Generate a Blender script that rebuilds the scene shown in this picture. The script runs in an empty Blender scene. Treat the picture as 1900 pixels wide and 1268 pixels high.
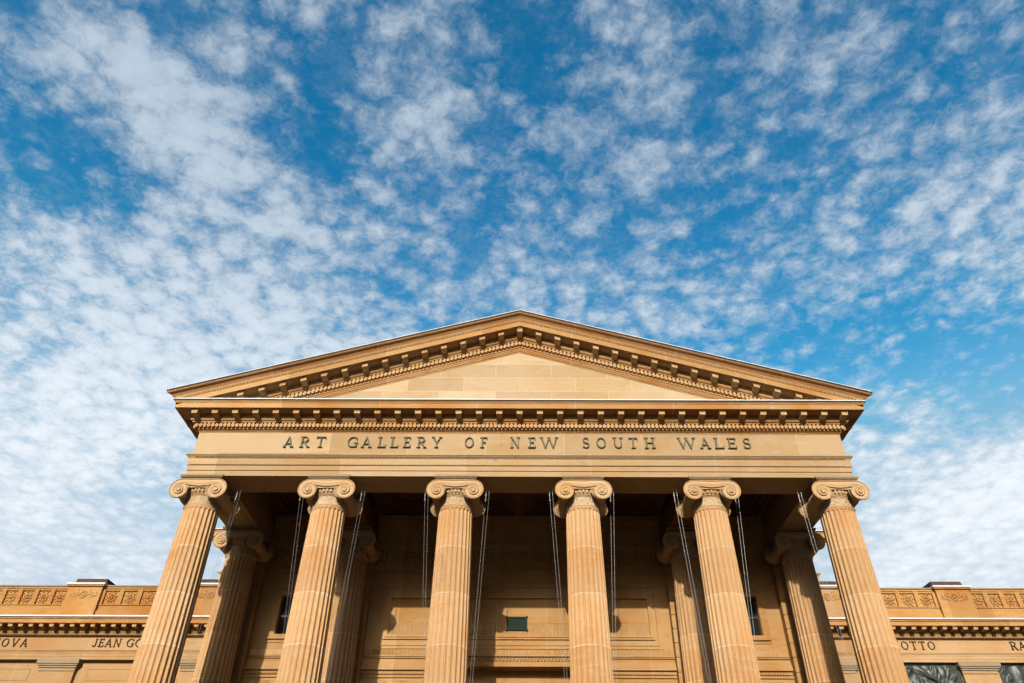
import bpy, bmesh, math, random
from mathutils import Vector, Matrix, Euler
random.seed(7)
R = math.radians
scene = bpy.context.scene
col = scene.collection

# ------------------------------------------------------------------ camera
CAM_Y, CAM_Z, PITCH = -19.03, 1.6, 37.922
cam = bpy.data.cameras.new('camera')
cam.sensor_width = 36.0
cam.lens = 25.16
cam.shift_x = -14.5 / 1900
cam.clip_start = 0.1
cam.clip_end = 3000
cam_ob = bpy.data.objects.new('camera', cam)
col.objects.link(cam_ob)
cam_ob.location = (0, CAM_Y, CAM_Z)
cam_ob.rotation_euler = (Matrix.Rotation(R(90 + PITCH), 3, 'X') @ Matrix.Rotation(R(0.19), 3, 'Z')).to_euler()
scene.camera = cam_ob

# ------------------------------------------------------------------ sun, sky, exposure
SUN_EL, SUN_AZ = 21.3, 7.2          # low sun behind the viewer, a little to the left
sd = Vector((math.sin(R(SUN_AZ)) * math.cos(R(SUN_EL)), math.cos(R(SUN_AZ)) * math.cos(R(SUN_EL)), -math.sin(R(SUN_EL))))
sun = bpy.data.lights.new('sun', 'SUN')
sun.energy = 3.85
sun.angle = R(0.55)
sun.color = (1.0, 0.935, 0.85)
sun_ob = bpy.data.objects.new('sun', sun)
col.objects.link(sun_ob)
sun_ob.rotation_euler = sd.to_track_quat('-Z', 'Y').to_euler()
sun_ob.location = (-20, -60, 40)

scene.view_settings.view_transform = 'Standard'
scene.view_settings.look = 'None'
scene.view_settings.exposure = 0.85
scene.view_settings.gamma = 1.0
scene.view_settings.use_curve_mapping = False

CLOUDS=[(-0.554,0.477,0.682,568.4,-1),(-0.511,0.529,0.678,518.0,-1),(-0.471,0.567,0.676,947.5,-0.6),(-0.299,0.555,0.776,498.8,-1.1),(-0.256,0.578,0.775,811.5,-0.8),(-0.045,0.496,0.867,285.6,-1.1),(0.032,0.5,0.866,822.4,-0.5),(0.254,0.464,0.848,621.5,-1.2),(0.258,0.529,0.808,586.2,-1),(0.259,0.605,0.753,798.2,-0.8),(0.263,0.662,0.702,957.3,-0.7),(-0.195,0.719,0.667,610.3,-1.1),(-0.166,0.743,0.648,1137.0,-0.8),(-0.232,0.615,0.754,784.4,-0.6),(0.485,0.692,0.535,190.4,-1.2),(0.555,0.659,0.508,210.5,-1.1),(0.409,0.692,0.595,589.5,-0.5),(-0.36,0.427,0.829,1214.3,-0.7),(-0.28,0.469,0.838,1407.4,-0.8),(-0.423,0.435,0.795,1592.3,-0.6),(0.461,0.416,0.784,1074.8,-0.7),(0.496,0.466,0.733,1302.1,-0.6),(-0.084,0.635,0.768,380.2,-0.5),(0.111,0.572,0.813,398.1,-0.3),(0.352,0.576,0.738,594.6,-0.3),(0.136,0.664,0.735,289.5,-0.25),(0.374,0.759,0.533,570.7,-0.5),(-0.557,0.557,0.616,732.3,-0.2),(0.026,0.632,0.775,515.8,-0.3),(-0.494,0.432,0.755,555.6,0.6),(-0.445,0.453,0.773,1257.6,0.8),(-0.404,0.485,0.775,663.2,0.8),(-0.361,0.505,0.784,632.0,0.5),(-0.45,0.534,0.715,485.3,0.8),(-0.417,0.534,0.736,642.6,0.8),(-0.536,0.434,0.724,580.7,0.5),(-0.312,0.621,0.719,564.1,0.8),(-0.36,0.595,0.719,849.9,0.6),(-0.381,0.569,0.729,609.3,0.4),(-0.118,0.583,0.804,640.6,0.9),(-0.067,0.558,0.827,968.2,0.7),(-0.152,0.564,0.812,792.3,0.5),(-0.086,0.478,0.874,843.3,0.5),(-0.267,0.447,0.854,636.6,0.6),(-0.178,0.456,0.872,610.6,0.4),(-0.128,0.498,0.857,833.0,0.4),(-0.446,0.647,0.618,98.8,0.35),(-0.523,0.659,0.541,60.7,0.5),(-0.361,0.729,0.581,90.1,0.6),(-0.265,0.763,0.589,131.7,0.6),(-0.472,0.74,0.479,36.6,0.55),(0.342,0.675,0.654,412.2,0.6),(0.406,0.642,0.65,438.4,0.7),(0.479,0.588,0.652,291.2,0.6),(0.536,0.533,0.654,321.6,0.7),(0.539,0.494,0.682,550.0,0.4),(0.521,0.617,0.589,679.5,0.6),(0.558,0.609,0.564,716.2,0.4),(0.406,0.459,0.79,302.8,0.4),(0.347,0.45,0.823,485.6,0.4),(0.502,0.425,0.753,432.5,0.5),(0.54,0.451,0.71,780.0,0.4),(0.027,0.728,0.685,712.0,0.6),(-0.01,0.464,0.886,591.2,0.2),(0.134,0.476,0.869,333.0,0.3),(0.2,0.548,0.812,564.8,0.2),(0.068,0.569,0.82,396.7,0.2),(0.196,0.739,0.645,375.4,0.5),(0.265,0.736,0.623,527.7,0.5),(-0.13,0.752,0.646,719.1,0.4),(0.482,0.753,0.449,103.6,0.6),(0.525,0.761,0.381,112.5,0.6),(0.508,0.712,0.484,663.3,-0.2),(-0.544,0.763,0.349,66.1,0.2),(-0.171,0.655,0.736,293.4,0.2)]

def make_sky():
    w = bpy.data.worlds.new('World')
    scene.world = w
    w.use_nodes = True
    w.cycles.sampling_method = 'MANUAL'; w.cycles.sample_map_resolution = 256
    nt = w.node_tree
    for n in list(nt.nodes):
        nt.nodes.remove(n)
    N, L = nt.nodes, nt.links
    def math_(op, a, b=None, c=None, clamp=False):
        n = N.new('ShaderNodeMath'); n.operation = op; n.use_clamp = clamp
        for i, v in enumerate((a, b, c)):
            if v is None: continue
            if isinstance(v, (int, float)): n.inputs[i].default_value = v
            else: L.new(v, n.inputs[i])
        return n.outputs[0]
    def noise(vec, scale, detail, rough, dist=0.0):
        n = N.new('ShaderNodeTexNoise')
        n.inputs['Scale'].default_value = scale; n.inputs['Detail'].default_value = detail
        n.inputs['Roughness'].default_value = rough; n.inputs['Distortion'].default_value = dist
        L.new(vec, n.inputs['Vector'])
        return n
    def mixc(fac, a, b):
        n = N.new('ShaderNodeMix'); n.data_type = 'RGBA'
        if isinstance(fac, float): n.inputs[0].default_value = fac
        else: L.new(fac, n.inputs[0])
        for i, v in ((6, a), (7, b)):
            if isinstance(v, tuple): n.inputs[i].default_value = v
            else: L.new(v, n.inputs[i])
        return n.outputs[2]
    tc = N.new('ShaderNodeTexCoord')
    dirv = tc.outputs['Generated']
    sep = N.new('ShaderNodeSeparateXYZ'); L.new(dirv, sep.inputs[0])
    zc = math_('ADD', math_('MAXIMUM', sep.outputs[2], 0.03), 0.13)
    u = math_('DIVIDE', sep.outputs[0], zc)
    v = math_('DIVIDE', sep.outputs[1], zc)
    def plane(su, sv, off=0.0, skew=0.0):
        c = N.new('ShaderNodeCombineXYZ')
        uu = math_('MULTIPLY_ADD', v, skew, u) if skew else u
        L.new(math_('MULTIPLY', uu, su), c.inputs[0])
        L.new(math_('MULTIPLY', v, sv), c.inputs[1])
        c.inputs[2].default_value = off
        return c.outputs[0]
    # coverage: broad streaks that run away from the viewer, plus where the banks and gaps lie in the sky
    p0 = plane(1, 1)
    cov = math_('MULTIPLY', math_('SUBTRACT', noise(plane(2.6, 1.3, 3.1, 0.12), 1.0, 3, 0.5, 0.3).outputs[0], 0.5), 0.9)
    for (x, y, z, k, wt) in CLOUDS:
        d = N.new('ShaderNodeVectorMath'); d.operation = 'DOT_PRODUCT'
        L.new(dirv, d.inputs[0]); d.inputs[1].default_value = (x, y, z)
        e = math_('EXPONENT', math_('MULTIPLY_ADD', d.outputs['Value'], k, -k))
        cov = math_('MULTIPLY_ADD', e, wt * 0.24, cov)
    # puffs: small cells in rows, torn at their edges
    warp = noise(p0, 13.0, 4, 0.6)
    wv = N.new('ShaderNodeVectorMath'); wv.operation = 'MULTIPLY_ADD'
    L.new(warp.outputs['Color'], wv.inputs[0]); wv.inputs[1].default_value = (0.05, 0.05, 0); L.new(p0, wv.inputs[2])
    vor = N.new('ShaderNodeTexVoronoi'); vor.feature = 'SMOOTH_F1'; vor.inputs['Scale'].default_value = 25.0
    vor.inputs['Smoothness'].default_value = 0.22
    L.new(wv.outputs[0], vor.inputs['Vector'])
    cell = math_('SUBTRACT', 0.50, vor.outputs['Distance'])
    n1 = math_('SUBTRACT', noise(wv.outputs[0], 18.0, 8, 0.60).outputs[0], 0.5)
    n0 = math_('SUBTRACT', noise(plane(1, 0.8, 2.2), 4.2, 3, 0.55).outputs[0], 0.5)
    n2 = math_('SUBTRACT', noise(plane(1, 1, 7.7), 62.0, 5, 0.68, 0.5).outputs[0], 0.5)
    puff = math_('ADD', math_('MULTIPLY', cell, 0.58), math_('ADD', math_('MULTIPLY', n1, 1.00), math_('MULTIPLY', n2, 0.80)))
    puff = math_('MULTIPLY_ADD', n0, 0.30, puff)
    mist = N.new('ShaderNodeMapRange'); mist.interpolation_type = 'SMOOTHSTEP'
    L.new(sep.outputs[2], mist.inputs[0]); mist.inputs[1].default_value = 0.58; mist.inputs[2].default_value = 0.26
    mist.inputs[3].default_value = 0.0; mist.inputs[4].default_value = 0.60
    puff = math_('MULTIPLY', puff, math_('MULTIPLY_ADD', mist.outputs[0], -0.75, 1.0))
    dens = math_('ADD', puff, cov)
    # more cloud towards the horizon, where the layer is seen edge on
    low = N.new('ShaderNodeMapRange'); low.interpolation_type = 'SMOOTHSTEP'
    L.new(sep.outputs[2], low.inputs[0])
    low.inputs[1].default_value = 0.84; low.inputs[2].default_value = 0.30
    low.inputs[3].default_value = 0.0; low.inputs[4].default_value = 1.0
    dens = math_('MULTIPLY_ADD', low.outputs[0], 0.12, dens)
    mr = N.new('ShaderNodeMapRange'); mr.interpolation_type = 'SMOOTHSTEP'
    L.new(dens, mr.inputs[0])
    mr.inputs[1].default_value = -0.27; mr.inputs[2].default_value = 0.56
    mr.inputs[3].default_value = 0.0; mr.inputs[4].default_value = 1.0
    opac = math_('MULTIPLY_ADD', low.outputs[0], 0.20, 0.78)
    veil = N.new('ShaderNodeMapRange'); veil.interpolation_type = 'SMOOTHSTEP'
    L.new(math_('MULTIPLY_ADD', cov, 0.8, math_('MULTIPLY', math_('ADD', n1, n2), 0.9)), veil.inputs[0])
    veil.inputs[1].default_value = -0.28; veil.inputs[2].default_value = 0.36; veil.inputs[3].default_value = 0.0; veil.inputs[4].default_value = 0.24
    mask = math_('MULTIPLY', math_('MAXIMUM', mr.outputs[0], veil.outputs[0]), opac)
    mask = math_('MULTIPLY_ADD', math_('SUBTRACT', 1.0, mask), mist.outputs[0], mask)
    # clouds cut off behind the viewer, thinning the unseen sky to dim the porch
    edge = N.new('ShaderNodeMapRange'); edge.interpolation_type = 'SMOOTHSTEP'
    L.new(sep.outputs[1], edge.inputs[0]); edge.inputs[1].default_value = -0.15; edge.inputs[2].default_value = 0.25
    mask = math_('MULTIPLY', mask, math_('MULTIPLY', edge.outputs[0], math_('GREATER_THAN', sep.outputs[2], 0.0)))
    # clear sky
    sky = N.new('ShaderNodeTexSky'); sky.sky_type = 'NISHITA'; sky.sun_disc = False
    sky.sun_elevation = R(SUN_EL); sky.sun_rotation = R(180 + SUN_AZ)
    sky.altitude = 30; sky.air_density = 1.0; sky.dust_density = 0.4; sky.ozone_density = 2.5
    hs = N.new('ShaderNodeHueSaturation'); hs.inputs['Saturation'].default_value = 1.28; hs.inputs['Value'].default_value = 2.0
    hs.inputs['Hue'].default_value = 0.485
    L.new(sky.outputs[0], hs.inputs['Color'])
    S = 0.0555
    Q = S * 1.8
    # hold the glare down, darker on the unseen sun side to dim the porch
    cap = mixc(edge.outputs[0], (0.9, 1.35, 2.1, 1), (2.2, 4.2, 7.0, 1))
    deep = N.new('ShaderNodeVectorMath'); deep.operation = 'MULTIPLY'
    L.new(hs.outputs[0], deep.inputs[0]); L.new(mixc(low.outputs[0], (0.26, 0.92, 1.0, 1), (0.85, 1.25, 1.10, 1)), deep.inputs[1])
    mn = N.new('ShaderNodeVectorMath'); mn.operation = 'MINIMUM'
    L.new(deep.outputs[0], mn.inputs[0]); L.new(cap, mn.inputs[1])
    ccol = mixc(low.outputs[0], (0.56 / Q, 0.65 / Q, 0.74 / Q, 1), (0.86 / Q, 0.92 / Q, 0.98 / Q, 1))
    dn = N.new('ShaderNodeMapRange'); L.new(dens, dn.inputs[0])
    dn.inputs[1].default_value = 0.1; dn.inputs[2].default_value = 0.8; dn.inputs[3].default_value = 0.88; dn.inputs[4].default_value = 1.12
    cm = N.new('ShaderNodeVectorMath'); cm.operation = 'SCALE'
    L.new(ccol, cm.inputs[0]); L.new(dn.outputs[0], cm.inputs['Scale'])
    full = mixc(mask, mn.outputs[0], cm.outputs[0])
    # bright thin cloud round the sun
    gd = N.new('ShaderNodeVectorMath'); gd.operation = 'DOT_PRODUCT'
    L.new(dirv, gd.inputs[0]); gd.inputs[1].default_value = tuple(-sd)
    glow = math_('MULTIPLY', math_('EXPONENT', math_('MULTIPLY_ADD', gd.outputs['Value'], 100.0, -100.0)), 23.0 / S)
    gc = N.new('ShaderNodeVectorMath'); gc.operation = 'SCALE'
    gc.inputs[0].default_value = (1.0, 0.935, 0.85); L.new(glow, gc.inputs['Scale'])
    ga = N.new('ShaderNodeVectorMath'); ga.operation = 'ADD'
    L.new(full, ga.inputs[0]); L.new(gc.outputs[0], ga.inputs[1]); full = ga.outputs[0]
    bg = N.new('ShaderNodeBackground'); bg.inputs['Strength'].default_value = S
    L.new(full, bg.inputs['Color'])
    out = N.new('ShaderNodeOutputWorld'); L.new(bg.outputs[0], out.inputs['Surface'])
make_sky()

# ------------------------------------------------------------------ materials
def mat_base(name):
    m = bpy.data.materials.new(name); m.use_nodes = True
    return m, m.node_tree, m.node_tree.nodes['Principled BSDF']

def stone(name, base, warm, pale, stain=0.5, blocks=None, bump=0.25, mortar=(0.62, 0.50, 0.34), joints=None, carved=0.0,
          lichen=0.0, tooled=False, bw=0, wear=0.8):
    """weathered sandstone: iron stains, sedimentary bands, grain, optional ashlar joints"""
    base, warm, pale, mortar = [tuple(x * y for x, y in zip(c_, (0.575, 0.529, 0.500))) for c_ in (base, warm, pale, mortar)]
    m, nt, bs = mat_base(name)
    N, L = nt.nodes, nt.links
    def mth(op, a, b=None, c=None, clamp=False):
        n = N.new('ShaderNodeMath'); n.operation = op; n.use_clamp = clamp
        for i, v in enumerate((a, b, c)):
            if v is None: continue
            if isinstance(v, (int, float)): n.inputs[i].default_value = v
            else: L.new(v, n.inputs[i])
        return n.outputs[0]
    def mix(fac, a, b, mode='MIX'):
        n = N.new('ShaderNodeMix'); n.data_type = 'RGBA'; n.blend_type = mode
        if isinstance(fac, (int, float)): n.inputs[0].default_value = fac
        else: L.new(fac, n.inputs[0])
        for i, v in ((6, a), (7, b)):
            if isinstance(v, tuple): n.inputs[i].default_value = tuple(v) + (1,) if len(v) == 3 else v
            else: L.new(v, n.inputs[i])
        return n.outputs[2]
    def ramp(v, lo, hi):
        n = N.new('ShaderNodeMapRange'); n.interpolation_type = 'SMOOTHSTEP'
        L.new(v, n.inputs[0]); n.inputs[1].default_value = lo; n.inputs[2].default_value = hi
        return n.outputs[0]
    def noise(vec, scale, detail=5, rough=0.55, dist=0.0):
        n = N.new('ShaderNodeTexNoise'); n.inputs['Scale'].default_value = scale
        n.inputs['Detail'].default_value = detail; n.inputs['Roughness'].default_value = rough
        n.inputs['Distortion'].default_value = dist
        L.new(vec, n.inputs['Vector']); return n.outputs[0]
    tc = N.new('ShaderNodeTexCoord'); oi = N.new('ShaderNodeObjectInfo')
    off = N.new('ShaderNodeVectorMath'); off.operation = 'MULTIPLY_ADD'
    L.new(oi.outputs['Random'], off.inputs[0]); off.inputs[1].default_value = (31.0, 17.0, 9.0)
    L.new(tc.outputs['Object'], off.inputs[2])
    P = off.outputs[0]
    def scaled(sx, sy, sz, src=P):
        n = N.new('ShaderNodeMapping'); n.inputs['Scale'].default_value = (sx, sy, sz); L.new(src, n.inputs['Vector']); return n.outputs[0]
    c = mix(ramp(noise(P, 0.55, 4, 0.55, 0.6), 0.42, 0.66), base, warm)
    c = mix(mth('MULTIPLY', ramp(noise(scaled(1.0, 1.0, 5.5), 0.9, 5, 0.6, 1.2), 0.50, 0.70), 0.65), c, pale)
    c = mix(mth('MULTIPLY', ramp(noise(scaled(0.7, 0.7, 2.4), 0.8, 6, 0.65, 1.8), 0.58, 0.74), stain), c, tuple(x * y for x, y in zip(warm, (0.86, 0.66, 0.52))))
    streak = ramp(noise(scaled(2.6, 2.6, 0.22), 1.0, 5, 0.65, 0.6), 0.52, 0.78)
    patch = ramp(noise(P, 1.6, 6, 0.68, 0.8), 0.50, 0.72)
    c = mix(mth('MULTIPLY', mth('MULTIPLY', streak, patch), wear), c, (0.16, 0.105, 0.055))
    if blocks:
        w, h, mo = blocks
        sp = N.new('ShaderNodeSeparateXYZ'); L.new(tc.outputs['Object'], sp.inputs[0])
        cb = N.new('ShaderNodeCombineXYZ'); L.new(sp.outputs[0], cb.inputs[0]); L.new(sp.outputs[2], cb.inputs[1])
        br = N.new('ShaderNodeTexBrick'); br.offset = 0.43; br.squash = 1.0
        br.inputs['Scale'].default_value = 1.0; br.inputs['Brick Width'].default_value = w; br.inputs['Row Height'].default_value = h
        br.inputs['Mortar Size'].default_value = mo; br.inputs['Mortar Smooth'].default_value = 0.3
        br.inputs['Color1'].default_value = (0.79, 0.73, 0.66, 1); br.inputs['Color2'].default_value = (1.09, 1.10, 1.12, 1)
        br.inputs['Mortar'].default_value = (1, 1, 1, 1)
        L.new(cb.outputs[0], br.inputs['Vector'])
        c = mix(0.8, c, br.outputs['Color'], 'MULTIPLY')
        c = mix(mth('MULTIPLY', br.outputs['Fac'], 0.48), c, mortar)
    if joints:
        # thin pale pointing between the drums; heights in the object's own space
        sp = N.new('ShaderNodeSeparateXYZ'); L.new(tc.outputs['Object'], sp.inputs[0])
        jn = None
        wob = mth('MULTIPLY', mth('SUBTRACT', noise(P, 9, 2), 0.5), 0.02)
        zz = mth('ADD', sp.outputs[2], wob)
        for zj in joints:
            d = mth('ABSOLUTE', mth('SUBTRACT', zz, zj))
            a = mth('LESS_THAN', d, 0.011)
            jn = a if jn is None else mth('MAXIMUM', jn, a)
        brk = ramp(noise(P, 3.5, 3), 0.36, 0.52)
        c = mix(mth('MULTIPLY', mth('MULTIPLY', jn, brk), 0.75), c, (0.45, 0.38, 0.28))
        # each drum a slightly different stone
        band = None
        for i, zj in enumerate(joints):
            s = mth('MULTIPLY', mth('GREATER_THAN', sp.outputs[2], zj), (0.30, -0.42, 0.36, -0.30, 0.34, -0.3, 0.3, -0.3)[i % 8])
            band = s if band is None else mth('ADD', band, s)
        c = mix(1.0, c, mix(mth('ADD', band, 0.5), (0.86, 0.81, 0.75), (1.12, 1.13, 1.13)), 'MULTIPLY')
    c = mix(1.0, c, mix(oi.outputs['Random'], (0.95, 0.93, 0.90), (1.04, 1.05, 1.06)), 'MULTIPLY')
    if lichen:
        c = mix(mth('MULTIPLY', ramp(noise(P, 5.5, 6, 0.7), 0.40, 0.62), lichen), c, (0.17, 0.15, 0.105))
    # grain and pits
    g = noise(P, 26, 6, 0.7)
    c = mix(1.0, c, mix(g, (0.84, 0.83, 0.82), (1.14, 1.15, 1.16)), 'MULTIPLY')
    L.new(c, bs.inputs['Base Color'])
    bs.inputs['Roughness'].default_value = 0.95
    bs.inputs['Specular IOR Level'].default_value = 0.08
    hgt = mth('MULTIPLY', g, 0.5)
    hgt = mth('MULTIPLY_ADD', noise(P, 4.0, 5, 0.6), 0.9, hgt)
    if carved:
        vo = N.new('ShaderNodeTexVoronoi'); vo.inputs['Scale'].default_value = 9.0; L.new(P, vo.inputs['Vector'])
        hgt = mth('MULTIPLY_ADD', vo.outputs['Distance'], carved, hgt)
        nn = noise(P, 15, 3, 0.5, 2.0)
        hgt = mth('MULTIPLY_ADD', nn, carved, hgt)
        c2 = mix(ramp(nn, 0.30, 0.52), (0.62, 0.58, 0.52), (1, 1, 1))
        cc = mix(0.8, c, c2, 'MULTIPLY'); L.new(cc, bs.inputs['Base Color'])
    if tooled:
        wv = N.new('ShaderNodeTexWave'); wv.bands_direction = 'X'; wv.inputs['Scale'].default_value = 3.2
        wv.inputs['Distortion'].default_value = 1.2; wv.inputs['Detail'].default_value = 2
        L.new(tc.outputs['Object'], wv.inputs['Vector'])
        hgt = mth('MULTIPLY_ADD', wv.outputs[0], 1.4, hgt)
    bp = N.new('ShaderNodeBump'); bp.inputs['Strength'].default_value = bump; bp.inputs['Distance'].default_value = 0.03
    L.new(hgt, bp.inputs['Height'])
    if bw:
        bv = N.new('ShaderNodeBevel'); bv.samples = 3; bv.inputs['Radius'].default_value = 0.012
        L.new(bv.outputs[0], bp.inputs['Normal'])
    L.new(bp.outputs[0], bs.inputs['Normal'])
    return m

def plain(name, colr, rough=0.6, metal=0.0, var=0.2, vscale=6.0, bump=0.1, spec=0.12):
    m, nt, bs = mat_base(name)
    N, L = nt.nodes, nt.links
    tc = N.new('ShaderNodeTexCoord')
    n = N.new('ShaderNodeTexNoise'); n.inputs['Scale'].default_value = vscale; n.inputs['Detail'].default_value = 6
    n.inputs['Roughness'].default_value = 0.65
    L.new(tc.outputs['Object'], n.inputs['Vector'])
    r = N.new('ShaderNodeMix'); r.data_type = 'RGBA'
    L.new(n.outputs[0], r.inputs[0])
    r.inputs[6].default_value = tuple(x * (1 - var) for x in colr) + (1,)
    r.inputs[7].default_value = tuple(min(1, x * (1 + var)) for x in colr) + (1,)
    L.new(r.outputs[2], bs.inputs['Base Color'])
    bs.inputs['Specular IOR Level'].default_value = spec; bs.inputs['Roughness'].default_value = rough; bs.inputs['Metallic'].default_value = metal
    if bump:
        b = N.new('ShaderNodeBump'); b.inputs['Strength'].default_value = bump; b.inputs['Distance'].default_value = 0.02
        L.new(n.outputs[0], b.inputs['Height']); L.new(b.outputs[0], bs.inputs['Normal'])
    return m

# soffit height of the architrave above the ground, foot of the columns
ZS, ZB = 11.123, 1.2
HC = ZS - ZB
JOINTS = [HC - 2.02, HC - 3.27, HC - 4.56, HC - 5.85, HC - 7.15, HC - 8.4]
M = {}
M['face'] = stone('pale_sandstone', (0.53, 0.43, 0.275), (0.51, 0.385, 0.215), (0.57, 0.48, 0.335), 0.35, blocks=(1.75, 0.52, 0.014))
M['frieze'] = stone('frieze_sandstone', (0.52, 0.415, 0.255), (0.50, 0.365, 0.185), (0.56, 0.47, 0.32), 0.4, blocks=(2.3, 40.0, 0.012))
M['arch'] = stone('architrave_sandstone', (0.55, 0.435, 0.27), (0.53, 0.39, 0.205), (0.59, 0.49, 0.335), 0.35, blocks=(3.6, 40.0, 0.010))
M['cornice'] = stone('cornice_sandstone', (0.54, 0.345, 0.155), (0.50, 0.265, 0.09), (0.57, 0.41, 0.22), 0.65, blocks=(2.9, 40.0, 0.012))
M['sima'] = stone('rusty_sandstone', (0.47, 0.275, 0.12), (0.43, 0.21, 0.075), (0.50, 0.33, 0.165), 0.8, blocks=(3.1, 40.0, 0.012))
M['block'] = stone('modillion_sandstone', (0.55, 0.375, 0.19), (0.52, 0.31, 0.125), (0.58, 0.43, 0.25), 0.5)
M['column'] = stone('column_sandstone', (0.60, 0.41, 0.22), (0.57, 0.345, 0.155), (0.62, 0.465, 0.28), 0.35, joints=JOINTS)
M['capital'] = stone('capital_sandstone', (0.58, 0.42, 0.235), (0.56, 0.37, 0.175), (0.61, 0.47, 0.30), 0.3, bump=0.15)
M['neck'] = stone('carved_neck_sandstone', (0.60, 0.475, 0.30), (0.56, 0.42, 0.24), (0.64, 0.53, 0.36), 0.3, carved=1.6, lichen=0.18, bump=0.7)
M['orn'] = stone('ornament_sandstone', (0.38, 0.285, 0.16), (0.35, 0.24, 0.12), (0.43, 0.33, 0.20), 0.4, lichen=0.35, bump=0.4)
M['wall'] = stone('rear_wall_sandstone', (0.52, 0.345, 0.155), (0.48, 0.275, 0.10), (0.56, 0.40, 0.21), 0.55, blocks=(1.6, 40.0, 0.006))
M['tooled'] = stone('tooled_sandstone', (0.52, 0.355, 0.165), (0.49, 0.29, 0.11), (0.55, 0.40, 0.22), 0.5, tooled=True, bump=0.6, blocks=(1.9, 40.0, 0.006))
M['ceil'] = stone('shade_toned_ceiling_sandstone', (0.20, 0.10, 0.045), (0.16, 0.075, 0.03), (0.22, 0.12, 0.06), 0.4)  # darker than the other stone, porch shade put into its colour
M['wing'] = stone('wing_sandstone', (0.53, 0.375, 0.20), (0.50, 0.31, 0.14), (0.57, 0.44, 0.26), 0.5, blocks=(2.6, 30.0, 0.010), mortar=(0.58, 0.46, 0.29))
M['wingw'] = stone('iron_stained_sandstone', (0.50, 0.30, 0.115), (0.46, 0.22, 0.065), (0.53, 0.36, 0.17), 0.8, blocks=(1.8, 30.0, 0.008), mortar=(0.55, 0.36, 0.17))
M['grey'] = stone('lichened_sandstone', (0.36, 0.29, 0.18), (0.33, 0.24, 0.13), (0.42, 0.34, 0.22), 0.5, lichen=0.6)
M['cap'] = stone('blackened_stone', (0.10, 0.08, 0.06), (0.07, 0.055, 0.04), (0.15, 0.12, 0.09), 0.5, bump=0.5)
M['lead'] = plain('white_lead_flashing', (0.42, 0.42, 0.41), 0.5, 0.0, 0.12, 2.5)
M['shade_door'] = plain('shade_and_door_black', (0.0155, 0.0136, 0.0124), 0.6)  # near-black stands in for the shadow gap under the flashing; also on the door
M['roof'] = plain('grey_roof_sheet', (0.30, 0.31, 0.32), 0.5, 0.3)
M['bronze'] = plain('bronze_letter', (0.088, 0.084, 0.056), 0.8, 0.0, 0.3, 9.0)
M['dkletter'] = plain('dark_bronze_letter', (0.0248, 0.0161, 0.0087), 0.75, 0.0, 0.3, 9.0)
M['plaque'] = plain('green_patina_bronze', (0.010, 0.018, 0.012), 0.8, 0.0, 0.45, 14.0, 0.5)
M['relief'] = plain('dark_relief_bronze', (0.022, 0.026, 0.020), 0.5, 0.0, 0.6, 5.0, 0.3, 0.5)
M['steel'] = plain('galvanised_steel', (0.2, 0.195, 0.185), 0.45, 0.4, 0.1)
M['glass'] = plain('dark_window_glass', (0.006, 0.006, 0.006), 0.5, 0.0, 0.1, 3.0, 0.0, 0.03)
M['steps'] = stone('bounce_cutting_dark_stone', (0.24, 0.185, 0.12), (0.22, 0.16, 0.09), (0.28, 0.22, 0.15), 0.3)  # dark tone made up to cut sun bounce from the unseen floor
M['ground'] = plain('dark_asphalt', (0.07, 0.062, 0.05), 0.9, 0.0, 0.35, 1.5, 0.4)

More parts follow.
